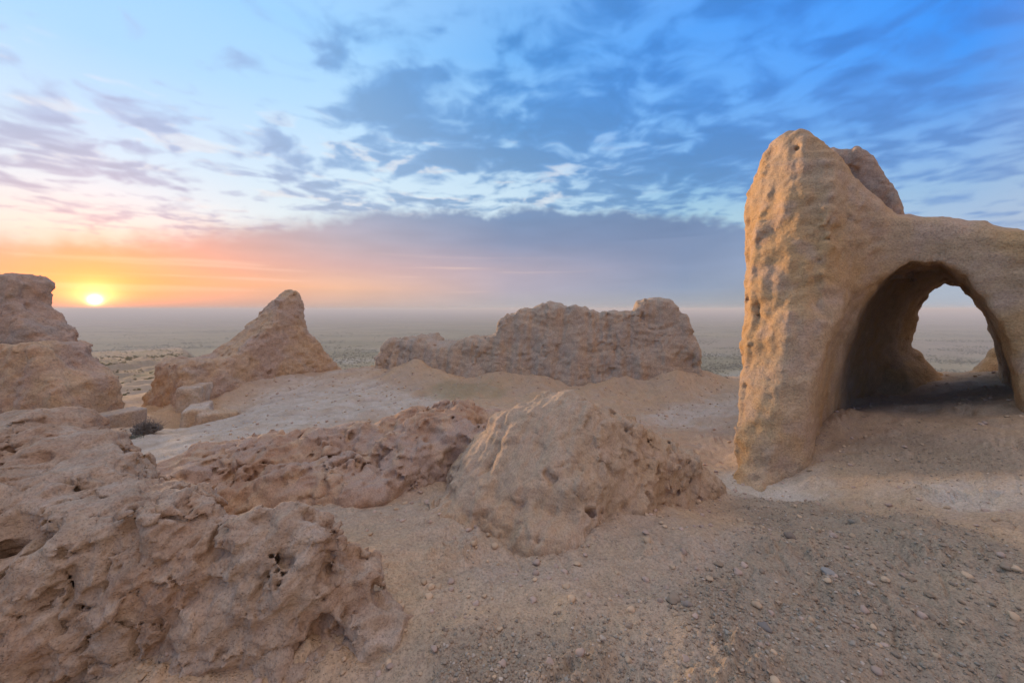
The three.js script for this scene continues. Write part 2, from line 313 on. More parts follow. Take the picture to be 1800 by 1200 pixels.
function earth(name, H, C, metres, bump) {
  const set = (t) => { const c = t.clone(); c.repeat.set(1 / metres, 1 / metres); c.needsUpdate = true; return c; };
  const m = new THREE.MeshPhysicalMaterial({ vertexColors: true, roughness: 1, specularIntensity: 0.15, map: set(C), bumpMap: set(H), bumpScale: bump }); m.name = name; return m;
}
const M = {
  near: earth('clay_near', G1H, G1C, 0.9, 0.017), mid: earth('clay_mid', G1H, G1C, 1.5, 0.034), far: earth('clay_far', G1H, G1C, 3.0, 0.05),
  ground: earth('ground_dirt', G2H, G2C, 1.3, 0.022), plain: earth('plain_dirt', G2H, G2C, 60, 0.4),
};
const blend = (out, a, b, t) => { out[0] = mix(a[0], b[0], t); out[1] = mix(a[1], b[1], t); out[2] = mix(a[2], b[2], t); };
// base colours (linear)
const TAN = [0.58, 0.40, 0.245], PINK = [0.51, 0.36, 0.265], PALE = [0.64, 0.53, 0.41], OCHRE = [0.60, 0.375, 0.185], RED = [0.50, 0.31, 0.195], GREY = [0.43, 0.345, 0.275], GRAVEL = [0.41, 0.305, 0.205], OLIVE = [0.34, 0.27, 0.145];
function clayColor(a, b, c, size, spots = 0.12) {
  return (x, y, z, o) => {
    const n1 = fbm(x / size, y / size, z / size, 4), n2 = fbm(x / size * 2.7 + 40, y / size * 2.7, z / size * 2.7, 4), n3 = noise(x * 9 / Math.sqrt(size), y * 9 / Math.sqrt(size), z * 9 / Math.sqrt(size));
    blend(o, a, b, sst(-0.35, 0.45, n1)); const t = sst(-0.05, 0.6, n2) * 0.55; for (let q = 0; q < 3; q++) o[q] = mix(o[q], c[q], t) * (1 + spots * n3 + 0.09 * n2);
  };
}

// ------------------------------------------------------------------ ground: hilltop with its slopes
const CTRL = [[900, 1200, 1.69], [1800, 1200, 1.69], [300, 1200, 1.7], [1500, 1000, 2.43], [1750, 1000, 2.36], [1750, 850, 3.4], [1600, 760, 4.9], [1790, 738, 4.6], [1480, 742, 5.7], [1640, 716, 6.1], [1645, 688, 7.2], [1655, 660, 8.4], [1668, 648, 9.6], [1440, 785, 5.2], [1400, 846, 4.7],
  [1320, 884, 4.5], [1350, 920, 3.45], [1300, 950, 2.9], [1270, 885, 4.2], [1280, 800, 6.5], [1290, 760, 7.7], [1260, 720, 10.5], [1240, 690, 13], [1290, 665, 16], [1250, 655, 18], [1180, 700, 11.5], [800, 700, 12], [960, 707, 11.8], [1100, 716, 11.2], [620, 700, 11.5], [700, 660, 16.5], [640, 652, 18], [500, 740, 8.8],
  [420, 770, 7.5], [560, 680, 13], [270, 805, 6.5], [300, 765, 8.5], [240, 760, 8.8], [190, 748, 9.5], [100, 760, 8.7], [0, 745, 9.7], [330, 754, 10.6], [262, 722, 12.5], [240, 677, 17], [460, 672, 14], [360, 706, 12], [550, 922, 2.95], [755, 930, 2.9], [950, 1006, 2.45], [690, 1130, 1.9], [640, 1000, 2.4], [1150, 960, 2.65], [1100, 690, 15], [900, 670, 17]].map(([a, b, c]) => P(a, b, c));
for (const p of [[0, 0, 2], [-3, 0, 2.5], [3, 0.1, 2.5], [-4, 0, 0], [4, 0.15, 0], [0, 0, 0], [-7, -0.3, -2], [7, 0.45, -1], [0, -0.7, -6.5], [-2.5, -0.6, -5.5], [-4, -0.4, -4], [9, 0.6, -4], [0, 0, 9], [-9, -0.2, 6], [9, 0.3, 6], [-13, -1, -6], [2, -1, -8]]) CTRL.push(p);
const RBF = (() => {
  const n = CTRL.length, A = [], k = (a, b) => -Math.sqrt((a[0] - b[0]) ** 2 + (a[2] - b[2]) ** 2 + 0.16);
  for (let i = 0; i < n; i++) { A.push(new Float64Array(n + 2)); for (let j = 0; j < n; j++) A[i][j] = k(CTRL[i], CTRL[j]) - (i === j ? 0.02 : 0); A[i][n] = 1; A[i][n + 1] = CTRL[i][1]; }
  const last = new Float64Array(n + 2).fill(1); last[n] = 0; last[n + 1] = 0; A.push(last);
  const N = n + 1;
  for (let c = 0; c < N; c++) { let p = c; for (let r = c + 1; r < N; r++) if (Math.abs(A[r][c]) > Math.abs(A[p][c])) p = r; const t = A[c]; A[c] = A[p]; A[p] = t; for (let r = 0; r < N; r++) if (r !== c) { const f = A[r][c] / A[c][c]; if (f) for (let q = c; q <= N; q++) A[r][q] -= f * A[c][q]; } }
  const w = A.map((r, i) => r[N] / r[i]);
  return (x, z) => { let s = w[n]; for (let i = 0; i < n; i++) { const dx = x - CTRL[i][0], dz = z - CTRL[i][2]; s -= w[i] * Math.sqrt(dx * dx + dz * dz + 0.16); } return s; };
})();
const PLAIN_Y = -44, SKIRTS = [];          // [solid, x, z, radius, height, reach] of what the earth is banked up against
function banked(x, y, z) { let s = 0; for (const [f, cx, cz, R, h, l] of SKIRTS) { const dx = x - cx, dz = z - cz; if (dx * dx + dz * dz > R * R) continue; const d = f(x, y + 0.1, z); const b = h * (0.75 + 0.5 * noise(x / l * 0.8, 3.1, z / l * 0.8)) * Math.exp(-Math.max(0, d) / l); s = smax(s, b, 0.12); } return s; }
function groundBase(x, z) {
  const r = Math.hypot(x, z), az = Math.atan2(x, -z) * 180 / Math.PI;
  const aa = Math.abs(az), edge = (aa < 75 ? mix(19, 14.0, sst(35, 45, az)) : 17) + (az > -50 && az < -36 ? 2 : 0) + 0.9 * noise(az * 0.12, 2.5, 0.3);
  let y = r < edge + 3 ? RBF(x, z) : -1.3;
  if (r > edge - 1) {
    const t = Math.max(0, r - edge), left = sst(-30, -42, az) * (az > -100 ? 1 : 0);
    const steep = 0.62 * t + 1.2 * sst(0, 2, t) * (az > 42 ? 1 : 0.15), gentle = 0.074 * t + sst(0, 3, t) * 0.8;
    const yy = Math.max(RBFedge(az, edge, x, z, r) - mix(steep, gentle, left) + (sst(20, 120, t) * 2.4 * fbm(x * 0.02, 1.3, z * 0.02, 4) + sst(1, 8, t) * (0.8 * fbm(x * 0.11, 4.1, z * 0.11, 4) + 0.3 * fbm(x * 0.5, 2.1, z * 0.5, 3))) * left + sst(1, 8, t) * (1 - left) * fbm(x * 0.15, 4.1, z * 0.15, 4) * 0.9, PLAIN_Y - 6);
    y = mix(y, yy, sst(edge - 1, edge + 2, r));
  }
  return y;
}
const edgeCache = new Map();
function RBFedge(az, edge) { const k = Math.round(az * 2); if (!edgeCache.has(k)) { const a = k / 2 * Math.PI / 180; edgeCache.set(k, clamp(RBF(Math.sin(a) * edge, -Math.cos(a) * edge), -2.2, 0.6)); } return edgeCache.get(k); }
// regions of the ground: gravel, pale dust, olive patches
const spot = (x, z, c, rx, rz) => { const u = (x - c[0]) / rx, v = (z - c[2]) / rz; return Math.exp(-(u * u + v * v)); };
const gravelAt = (x, z) => { const w = 0.35 * fbm(x * 1.1, 0.4, z * 1.1, 4); return clamp(Math.max(spot(x, z, [1.9, 0, -1.6], 1.25, 1.1), 0.95 * spot(x, z, [2.75, 0, -3.0], 0.75, 1.2), 0.75 * spot(x, z, [4.6, 0, -4.3], 0.8, 1.0), 0.6 * spot(x, z, [0.15, 0, -1.7], 0.9, 0.35)) * 1.35 + w, 0, 1); };
const paleAt = (x, z) => { const w = 0.4 * fbm(x * 0.35, 7.4, z * 0.35, 4), a = P(540, 720, 10.2), b = P(300, 790, 6.9), c = P(1270, 735, 9.3), d = P(1330, 850, 4.6), e = P(1700, 850, 3.5); return clamp(Math.max(1.15 * spot(x, z, a, 4.6, 4.2), spot(x, z, b, 1.2, 1.6), 0.8 * spot(x, z, c, 2.2, 3.2), 0.9 * spot(x, z, d, 0.8, 0.9), 0.7 * spot(x, z, e, 0.9, 0.7)) + w, 0, 1); };
const oliveAt = (x, z) => { const w = 0.4 * fbm(x * 0.6, 3.4, z * 0.6, 4), a = P(800, 693, 12.4), b = P(1420, 960, 2.6), c = P(1080, 990, 2.55); return clamp(Math.max(spot(x, z, a, 2.2, 1.6), 0.5 * spot(x, z, b, 0.5, 0.5), 0.45 * spot(x, z, c, 0.5, 0.25)) + w - 0.1, 0, 1); };
const TRACKS = [[[400, 752, 9.2], [560, 745, 9.3], [680, 728, 10.4], [745, 700, 12]], [[420, 738, 9.8], [560, 731, 10], [670, 715, 11.2], [735, 690, 12.6]], [[470, 712, 11.4], [600, 700, 12], [700, 676, 14]], [[480, 700, 12], [610, 690, 12.8], [690, 668, 15]]].map((l) => l.map(([a, b, c]) => P(a, b, c)));
function trackAt(x, z) {            // wheel ruts across the pale flat
  let b = 9; const wx = 0.12 * noise(x * 0.7, 1, z * 0.7);
  for (const l of TRACKS) for (let i = 0; i < l.length - 1; i++) { const p = l[i], q = l[i + 1], ex = q[0] - p[0], ez = q[2] - p[2], t = clamp(((x - p[0]) * ex + (z - p[2]) * ez) / (ex * ex + ez * ez), 0, 1), d = Math.hypot(x - p[0] - ex * t + wx, z - p[2] - ez * t + wx); if (d < b) b = d; }
  return (1 - sst(0.06, 0.2, b)) * sst(-0.3, 0.2, noise(x * 0.9, 6, z * 0.9));
}
function groundHeight(x, z) {
  const r = Math.hypot(x, z), y = groundBase(x, z), near = 1 - sst(14, 30, r);
  let d = (r < 24 ? banked(x, y, z) : 0) + 0.10 * fbm(x * 0.8, 0.7, z * 0.8, 4) + 0.018 * fbm(x * 5, 2.2, z * 5, 3);
  if (r < 9) {
    d += 0.0045 * fbm(x * 22, 1.1, z * 22, 3) * (1 + gravelAt(x, z));
    const qx = x + 0.08 * noise(x * 4, 3, z * 4), qz = z + 0.08 * noise(x * 4, 9, z * 4), mask = sst(0.0, 0.4, fbm(x * 0.8, 6, z * 0.8, 3));
    if (mask > 0) { worley(qx * 4.2, 0.5, qz * 4.2); const e = WF2 - WF1; d -= mask * 0.018 * (1 - sst(0.0, 0.09, e)); }
    const cl = fbm(x * 2.2, 12, z * 2.2, 2); d += sst(0.2, 0.55, cl) * 0.045 * (0.6 + fbm(x * 14, 5, z * 14, 3));
  } else { d += 0.03 * fbm(x * 2.6, 3, z * 2.6, 3); if (r < 17) d -= 0.05 * trackAt(x, z); }
  return y + d * near;
}
function groundColor(x, y, z, o) {
  const r = Math.hypot(x, z), n1 = fbm(x * 0.5, 1, z * 0.5, 4), n2 = fbm(x * 2.4, 8, z * 2.4, 4), n3 = fbm(x * 11, 4, z * 11, 3);
  blend(o, TAN, [0.53, 0.38, 0.255], sst(-0.4, 0.5, n1)); blend(o, o, GREY, sst(0.1, 0.7, n2) * 0.35);
  if (r < 30) {
    blend(o, o, PALE, sst(0.35, 0.8, paleAt(x, z)) * (0.75 + 0.35 * n2)); if (r > 7 && r < 17) blend(o, o, GREY, 0.55 * trackAt(x, z)); blend(o, o, OLIVE, sst(0.4, 0.75, oliveAt(x, z) + 0.2 * n3) * 0.6); blend(o, o, GRAVEL, sst(0.35, 0.8, gravelAt(x, z) + 0.15 * n3) * 0.85);
  } else { const t = sst(25, 60, r); blend(o, o, [0.36, 0.26, 0.16], t * 0.9); blend(o, o, [0.44, 0.29, 0.18], t * sst(0, 0.5, n1)); blend(o, o, [0.28, 0.24, 0.12], t * sst(0.1, 0.5, fbm(x * 0.09, 2, z * 0.09, 4)) * 0.7); }
  for (let q = 0; q < 3; q++) o[q] *= 1 + 0.13 * n3 + 0.08 * n2;
}
function polarSheet(rs, angles, height, color, closed, scale) {
  const nr = rs.length, na = angles.length, pos = new Float32Array(nr * na * 3), col = new Float32Array(nr * na * 3), uv = new Float32Array(nr * na * 2), idx = new Uint32Array((nr - 1) * (na - (closed ? 0 : 1)) * 6), o = [0, 0, 0]; let w = 0;
  for (let i = 0; i < nr; i++) for (let j = 0; j < na; j++) {
    const q = i * na + j, x = rs[i] * Math.sin(angles[j]), z = -rs[i] * Math.cos(angles[j]), y = height(x, z); color(x, y, z, o);
    pos[q * 3] = x; pos[q * 3 + 1] = y; pos[q * 3 + 2] = z; col[q * 3] = o[0]; col[q * 3 + 1] = o[1]; col[q * 3 + 2] = o[2]; uv[q * 2] = x; uv[q * 2 + 1] = z;
    if (i < nr - 1 && (closed || j < na - 1)) { const a = q, b = i * na + (j + 1) % na, c = a + na, d = b + na; idx[w++] = a; idx[w++] = b; idx[w++] = c; idx[w++] = b; idx[w++] = d; idx[w++] = c; }
  }
  const g = new THREE.BufferGeometry(); g.setAttribute('position', new THREE.BufferAttribute(pos, 3)); g.setAttribute('color', new THREE.BufferAttribute(col, 3)); g.setAttribute('uv', new THREE.BufferAttribute(uv, 2)); g.setIndex(new THREE.BufferAttribute(idx, 1)); g.computeVertexNormals();
  return g;
}
// ------------------------------------------------------------------ surface relief of the clay
function relief({ lump = 0.05, ls = 0.5, strata = 0, ss = 0.09, crack = 0.02, cs = 0.28, pit = 0.05, ps = 0.22, pitShare = 0.4, grit = 0.006, gs = 0.03, flute = 0, fs = 0.3, knob = 0, ks = 0.2, fdir = [0.8, 0.6], seed = 0 }) {
  return (x, y, z) => {
    const sx = x + seed * 13.1, sz = z - seed * 7.7;
    let d = lump * fbm(sx / ls, y / ls, sz / ls, 3);
    const wx = 0.28 * noise(sx / cs * 1.7, y / cs * 1.7, sz / cs * 1.7), wy = 0.28 * noise(sx / cs * 1.7 + 31, y / cs * 1.7, sz / cs * 1.7), wz = 0.28 * noise(sx / cs * 1.7, y / cs * 1.7 + 17, sz / cs * 1.7);
    if (strata) { const b = 0.25 * noise(sx / 1.3, y / 1.3, sz / 1.3) * ss * 6; d += strata * (fbm(sx / 1.1, (y + b) / ss, sz / 1.1, 3)); }
    if (crack) { worley(sx / cs + wx, y / cs * 1.25 + wy, sz / cs + wz); const e = WF2 - WF1, c = 1 - sst(0.0, 0.16, e); const mk = sst(-0.25, 0.35, noise(sx / cs / 3.1, y / cs / 3.1, sz / cs / 3.1)); d += crack * (0.55 * (WID - 0.5) * mk * 2 - c * c * mk * 1.3); }
    if (pit) { worley(sx / ps + wx * 1.3, y / ps * 0.8 + wy, sz / ps + wz * 1.3); if (WID < pitShare) { const rr = 0.24 + 0.24 * WID / pitShare; d -= pit * (0.5 + WID / pitShare) * (1 - sst(rr * 0.45, rr, WF1)); } }
    if (knob) { const kn = ridged(sx / ks, y / ks, sz / ks, 3); d += knob * (kn - 0.6); }
    if (flute) { const u = sx * fdir[0] + sz * fdir[1], q = (sx * fdir[1] - sz * fdir[0]) * 0.15, wv = 0.5 * noise(u / fs * 0.5, y / fs * 0.3, q), f = Math.abs(noise(u / fs + wv, y / fs * 0.1, q / fs)), f2 = Math.abs(noise(u / fs * 2.3 - wv, y / fs * 0.22, q / fs + 7)); d += flute * (f * 2 + f2 - 0.75); }
    d += grit * fbm(sx / gs, y / gs, sz / gs, 3);
    return d;
  };
}

// ------------------------------------------------------------------ arch ruin on the right
{
  const U = [0.683, 0.731], N = [0.731, -0.683];                    // along the wall to the right; into the wall
  const top = [[-2.3, 3.5], [-2.05, 3.95], [-1.86, 4.3], [-1.72, 4.5], [-1.56, 4.65], [-1.39, 4.68], [-1.2, 4.62], [-0.99, 4.42], [-0.75, 4.12], [-0.55, 3.7], [-0.35, 3.3], [0, 3]];
  const roof = [[-1.2, 3.85], [-0.75, 3.5], [-0.6, 3.36], [-0.3, 3.2], [0.21, 3.1], [0.6, 2.95], [0.955, 2.75], [2, 2.55], [3.2, 2.3]];
  const stub = [[-2.4, 4.0], [-1.8, 4.45], [-1.03, 4.8], [-0.61, 4.62], [-0.45, 4.5], [-0.3, 4.2], [-0.14, 3.8], [0.0, 3.3], [0.1, 2.5]];
  const tower = (x, y, z) => {
    const u = x * U[0] + z * U[1], n = x * N[0] + z * N[1], ty = Math.min(y, 5);
    const nf = 5.42 + (ty + 0.6) * 0.37 - 0.42 * sst(0.6, -0.7, y), lean = clamp((7.7 - n) / 2.2, 0, 1);
    const hl = -1.80 - 0.035 * ty + 0.14 * sst(0.3, -0.6, y), hr = -0.58 - mix(0.12, 0.4, sst(0.9, -0.4, y)) * lean + 0.035 * ty;
    let d = smax((nf - n) * 0.93, smax(hl - u, u - hr, 0.25), 0.95);
    d = smax(d, n - 11.2, 0.4);
    return smax(d, (y - curve(top, u) + 0.02 * Math.max(0, n - 8)) * 0.8, 0.22);
  };
  const back = (x, y, z) => {
    const u = x * U[0] + z * U[1], n = x * N[0] + z * N[1];
    return smax(smax(Math.abs(n - 10) - 0.75, smax(-2.4 - u, (u - 0.02 - 0.03 * (3.4 - y)) * 0.95, 0.2), 0.3), (y - curve(stub, u)) * 0.7, 0.2);
  };
  const span = (x, y, z) => {
    const u = x * U[0] + z * U[1], n = x * N[0] + z * N[1], nf = 7.72 - 0.10 * (2.3 - y);
    const flat = smax(smax(nf - n, n - 12.1, 0.35), smax(-1.9 - u, u - 2.0, 0.3), 0.3), cap = (y - curve(roof, u) + 0.08 * Math.abs(n - 8.6)) * 0.92;
    return smax(flat, cap, 0.3);
  };
  const hole = (x, y, z) => {
    const u = x * U[0] + z * U[1], n = x * N[0] + z * N[1], s = clamp((n - 7.72) / 4.3, -0.1, 1.2), flare = 0.07 * Math.exp(-Math.max(0, (n - 7.6)) * 4);
    const bay = Math.sin(Math.PI * clamp(s, 0, 1)), c = 0.085 + 0.5 * s - 0.13 * bay, hw = 0.82 - 0.22 * s + flare + 0.22 * bay, H = 2.24 - 0.14 * s + flare * 0.6 + 0.12 * bay, v = (y - 0.14) / H, w = (u - c) / hw;
    const k = Math.sqrt(w * w + (v > 0 ? Math.pow(v, 1.8) : 0));
    return (k - 1) * Math.min(hw, H) * 0.8;
  };
  const farL = ridge([[...P(1548, 580, 8.4), 0.28], [...P(1598, 610, 8.3), 0.24], [...P(1638, 652, 8.2), 0.16]], 0.6);
  const farR = ridge([[...P(1812, 585, 7.9), 0.28], [...P(1768, 608, 8.0), 0.26], [...P(1712, 650, 8.1), 0.18]], 0.6);
  const toe = ridge([[...P(1474, 716, 5.75), 0.16], [...P(1436, 768, 5.2), 0.18], [...P(1404, 812, 4.85), 0.14]], 0.5);
  const main = (x, y, z) => { let d = smin(tower(x, y, z), span(x, y, z), 0.65); d = smin(d, toe(x, y, z), 0.3); d = smax(d, -hole(x, y, z), 0.06); return smin(d, Math.min(farL(x, y, z), farR(x, y, z)), 0.12); };
  const hollow = ell(P(1352, 264, 6.2), [0.12, 0.16, 0.16]), hollow2 = ell(P(1448, 245, 5.7), [0.2, 0.12, 0.2]);
  const shape = (x, y, z) => smax(main(x, y, z), -hollow(x, y, z), 0.06);
  const r1 = relief({ lump: 0.06, ls: 0.7, crack: 0.016, cs: 0.36, pit: 0.04, ps: 0.26, pitShare: 0.09, grit: 0.022, gs: 0.12, knob: 0.008, ks: 0.24, flute: 0.04, fs: 0.4, fdir: U, strata: 0.012, ss: 0.14, seed: 1 });
  SKIRTS.push([(x, y, z) => Math.max(Math.min(tower(x, y, z), span(x, y, z), toe(x, y, z)), -hole(x, y, z)), 6, -6, 7, 0.15, 0.4]);
  const group = base('arch_ruin'); tag(group, 'tall sand coloured mud wall with a rounded archway through it, at the right', 'ruin');
  mesh('arch_wall', solid({ lo: [1.9, -1.1, -11.9], hi: [12, 5.3, -2.8], h: 0.036, sdf: shape, disp: (x, y, z) => r1(x, y, z) * mix(0.42, 1, sst(0.04, 0.35, Math.abs(hole(x, y, z)))), reach: 0.24, color: clayColor(TAN, OCHRE, PINK, 1.1), uvTurn: -0.82 }), M.mid, group);
  const r2 = relief({ lump: 0.06, ls: 0.5, crack: 0.02, cs: 0.3, pit: 0.05, ps: 0.26, pitShare: 0.3, grit: 0.02, gs: 0.09, flute: 0.08, fs: 0.34, fdir: U, seed: 2 });
  tag(mesh('rear_wall', solid({ lo: [4.6, 2.2, -11], hi: [8.6, 5.3, -6.2], h: 0.032, sdf: back, disp: r2, reach: 0.2, color: clayColor(PINK, GREY, RED, 0.7), uvTurn: -0.82 }), M.mid, group), 'darker brown rear wall with vertical grooves');
}

// ------------------------------------------------------------------ long wall in the middle distance
{
  const o1 = [[672, 668], [682, 640], [690, 605], [697, 592], [720, 586], [740, 588], [760, 584], [785, 595], [802, 597], [815, 590], [830, 583], [850, 588], [868, 580], [880, 560], [900, 545], [930, 535], [955, 528], [975, 530], [1000, 533], [1035, 535], [1055, 543], [1075, 537], [1105, 540], [1115, 525], [1130, 518], [1150, 516], [1180, 522], [1198, 530], [1207, 560], [1215, 600], [1225, 635], [1243, 672]];
  const body = wall({ A: [690, 16.5], B: [1230, 13.6], outline: o1, w0: 0.5, front: 0.29, back: 0.1, k: 0.25, inset: 0.14 });
  const r1 = relief({ lump: 0.09, ls: 0.7, strata: 0.024, ss: 0.14, crack: 0.04, cs: 0.4, pit: 0.06, ps: 0.45, pitShare: 0.3, grit: 0.025, gs: 0.14, knob: 0.015, ks: 0.3, flute: 0.11, fs: 0.6, fdir: [0.97, 0.24], seed: 3 });
  SKIRTS.push([body, 0.5, -14.5, 10, 0.8, 1.2]);
  const o = base('long_wall');
  mesh('eroded_wall', solid({ lo: [-7, -2.2, -19], hi: [8, 2.9, -10], h: 0.046, sdf: body, disp: r1, reach: 0.42, color: clayColor([0.50, 0.385, 0.28], [0.54, 0.395, 0.27], [0.45, 0.355, 0.27], 1.6), uvTurn: -0.3 }), M.far, o);
  tag(o, 'long brown mud brick wall with a high right end, in the middle distance', 'ruin');
}

// ------------------------------------------------------------------ pointed ruin
{
  const o1 = [[288, 720], [298, 660], [304, 640], [325, 630], [350, 627], [385, 626], [400, 622], [412, 610], [430, 598], [450, 578], [468, 556], [478, 542], [484, 527], [500, 517], [516, 509], [529, 512], [535, 530], [537, 560], [541, 582], [556, 606], [572, 627], [590, 641], [604, 656]];
  const body = wall({ A: [310, 11.6], B: [600, 17], outline: o1, w0: 0.1, wb: 0.7, front: 0.16, back: 0.3, k: 0.3, topY: 2.4 });
  const r1 = relief({ lump: 0.085, ls: 0.6, strata: 0.024, ss: 0.16, flute: 0.05, fs: 0.5, crack: 0.03, cs: 0.4, pit: 0.07, ps: 0.42, pitShare: 0.28, grit: 0.025, gs: 0.12, knob: 0.03, ks: 0.3, seed: 4 });
  SKIRTS.push([body, -9, -14, 8, 0.3, 0.7]);
  const g = base('pointed_ruin'); tag(g, 'mud ruin rising to a single narrow peak, left of the long wall', 'ruin');
  mesh('eroded_body', solid({ lo: [-13.5, -2.6, -18.5], hi: [-6.2, 2.9, -9.6], h: 0.045, sdf: body, disp: r1, reach: 0.3, color: clayColor(PINK, TAN, GREY, 1.3), uvTurn: 0.6 }), M.far, g);
  // smooth plastered corner: an upper block and an L-shaped ledge below it
  const bx = (c, hw, y0, y1, hd, turn) => { const cs = Math.cos(turn), sn = Math.sin(turn); return (x, y, z) => { x -= c[0]; z -= c[2]; const u = Math.abs(x * cs - z * sn) - hw, w = Math.abs(x * sn + z * cs) - hd, v = Math.abs(y - (y0 + y1) / 2) - (y1 - y0) / 2; return Math.min(Math.max(u, v, w), 0) + Math.hypot(Math.max(u, 0), Math.max(v, 0), Math.max(w, 0)) - 0.07; }; };
  const plain = relief({ lump: 0.05, ls: 0.45, crack: 0.008, cs: 0.3, pit: 0.03, ps: 0.25, pitShare: 0.2, grit: 0.01, gs: 0.1, seed: 5 });
  const c1 = P(344, 690, 11.5), c2 = P(348, 720, 10.8), c3 = P(385, 722, 10.5);
  const b1 = bx(c1, 0.24, -2.4, P(344, 677, 11.4)[1] - 0.05, 0.45, 0.35), l1 = bx(c2, 0.2, -2.6, P(345, 713, 10.8)[1] - 0.05, 0.65, 0.55), l2 = bx(c3, 0.42, -2.6, P(385, 722, 10.5)[1] - 0.06, 0.17, 0.25);
  const pc = clayColor(PALE, TAN, PALE, 1.2, 0.05);
  mesh('corner_block', solid({ lo: [c1[0] - 1, -2.4, c1[2] - 1], hi: [c1[0] + 1, 0.4, c1[2] + 1], h: 0.04, sdf: b1, disp: plain, reach: 0.1, color: clayColor(TAN, PALE, GREY, 1), uvTurn: 0 }), M.far, g);
  mesh('ledge', solid({ lo: [c2[0] - 1.2, -2.6, c2[2] - 1.2], hi: [c2[0] + 2, 0.2, c2[2] + 1.2], h: 0.04, sdf: (x, y, z) => Math.min(l1(x, y, z), l2(x, y, z)), disp: plain, reach: 0.1, color: pc, uvTurn: 0 }), M.far, g);
}

// ------------------------------------------------------------------ stub of wall at the left edge
{
  const o1 = [[-260, 500], [-120, 492], [0, 487], [40, 483], [84, 484], [93, 498], [94, 535], [106, 556], [126, 570], [142, 592], [160, 640]];
  const up = wall({ A: [-200, 10.8], B: [160, 10.8], outline: o1, w0: 0.8, wb: 0.06, front: 0.10, back: 0.02, k: 0.15 });
  const o2 = [[-260, 640], [-120, 622], [0, 610], [60, 601], [120, 592], [150, 593], [164, 602], [178, 638], [196, 648], [210, 658], [215, 700], [216, 760]];
  const low = wall({ A: [-200, 9.9], B: [215, 9.9], outline: o2, w0: 1.2, wb: 0.06, front: 0.10, back: 0.02, k: 0.18 });
  const r1 = relief({ lump: 0.07, ls: 0.6, strata: 0.018, ss: 0.15, flute: 0.06, fs: 0.5, crack: 0.026, cs: 0.36, pit: 0.06, ps: 0.4, pitShare: 0.3, grit: 0.025, gs: 0.1, knob: 0.03, ks: 0.3, seed: 6 });
  SKIRTS.push([low, -12.5, -9, 7, 0.4, 0.7]);
  const g = base('wall_stub'); tag(g, 'square topped stub of mud wall on a lower bench, at the left edge', 'ruin');
  mesh('upper_wall', solid({ lo: [-18.5, -0.6, -12.6], hi: [-10.3, 2.9, -9.4], h: 0.042, sdf: up, disp: r1, reach: 0.3, color: clayColor(PINK, GREY, RED, 1.2), uvTurn: 0 }), M.far, g);
  mesh('lower_bench', solid({ lo: [-17, -2.4, -11.8], hi: [-9.6, 1.2, -7.2], h: 0.042, sdf: low, disp: r1, reach: 0.3, color: clayColor(PINK, TAN, RED, 1.1), uvTurn: 0 }), M.far, g);
  const c = P(209, 735, 9.05), sq = (x, y, z) => { x -= c[0]; z -= c[2]; const u = Math.abs(x * 0.94 + z * 0.34) - 0.24, w = Math.abs(-x * 0.34 + z * 0.94) - 0.4, v = y - P(209, 725, 9)[1]; return Math.min(Math.max(u, v, w), 0) + Math.hypot(Math.max(u, 0), Math.max(v, 0), Math.max(w, 0)) - 0.03; };
  mesh('corner_block', solid({ lo: [c[0] - 0.8, -2.2, c[2] - 0.8], hi: [c[0] + 0.8, 0, c[2] + 0.8], h: 0.035, sdf: sq, disp: relief({ lump: 0.015, crack: 0, pit: 0, grit: 0.005, seed: 7 }), reach: 0.05, color: clayColor(TAN, GREY, TAN, 1, 0.05), uvTurn: 0 }), M.far, g);
}

// ------------------------------------------------------------------ domed mound in the centre
{
  const R = (px, py, z, r) => [...P(px, py, z), r];
  const crest = ridge([R(835, 790, 3.7, 0.28), R(870, 765, 3.62, 0.34), R(935, 714, 3.62, 0.44), R(990, 698, 3.66, 0.5), R(1045, 710, 3.75, 0.46), R(1130, 758, 3.95, 0.38), R(1195, 792, 4.12, 0.24), R(1244, 836, 4.25, 0.16)], 0.4);
  const front = ridge([R(985, 722, 3.4, 0.45), R(975, 800, 3.1, 0.42), R(955, 880, 2.82, 0.36), R(952, 985, 2.5, 0.22)], 0.55), left = ridge([R(900, 760, 3.4, 0.4), R(850, 830, 3.15, 0.34), R(800, 876, 3.0, 0.26), R(762, 902, 2.92, 0.2)], 0.6);
  const sdf = (x, y, z) => smin(crest(x, y, z) * 0.92, smin(front(x, y, z), left(x, y, z), 0.35) * 0.9, 0.3);
  const r1 = relief({ lump: 0.075, ls: 0.38, crack: 0.02, cs: 0.2, pit: 0.075, ps: 0.14, pitShare: 0.42, grit: 0.013, gs: 0.045, knob: 0.022, ks: 0.17, flute: 0.03, fs: 0.22, seed: 8 });
  const rSoft = relief({ lump: 0.055, ls: 0.36, crack: 0.011, cs: 0.2, pit: 0.035, ps: 0.15, pitShare: 0.16, grit: 0.011, gs: 0.05, flute: 0.03, fs: 0.2, seed: 18 }), rm = (x, y, z) => { const m = sst(0.35, 1.0, x * 0.9 - (y - 0.5) * 0.7 + 0.5 * noise(x * 2, y * 2, z * 2)); return m <= 0 ? rSoft(x, y, z) : m >= 1 ? r1(x, y, z) : mix(rSoft(x, y, z), r1(x, y, z), m); };
  SKIRTS.push([sdf, 0.8, -3.4, 3.2, 0.1, 0.28]);
  tag(mesh('domed_mound', solid({ lo: [-1.0, -0.8, -4.9], hi: [2.6, 1.15, -2.1], h: 0.014, sdf, disp: rm, reach: 0.2, color: clayColor([0.54, 0.39, 0.26], [0.54, 0.365, 0.22], [0.5, 0.345, 0.235], 0.6), uvTurn: 0.2 }), M.near), 'rounded ochre mound with a pitted right flank, in the centre', 'mound');
}
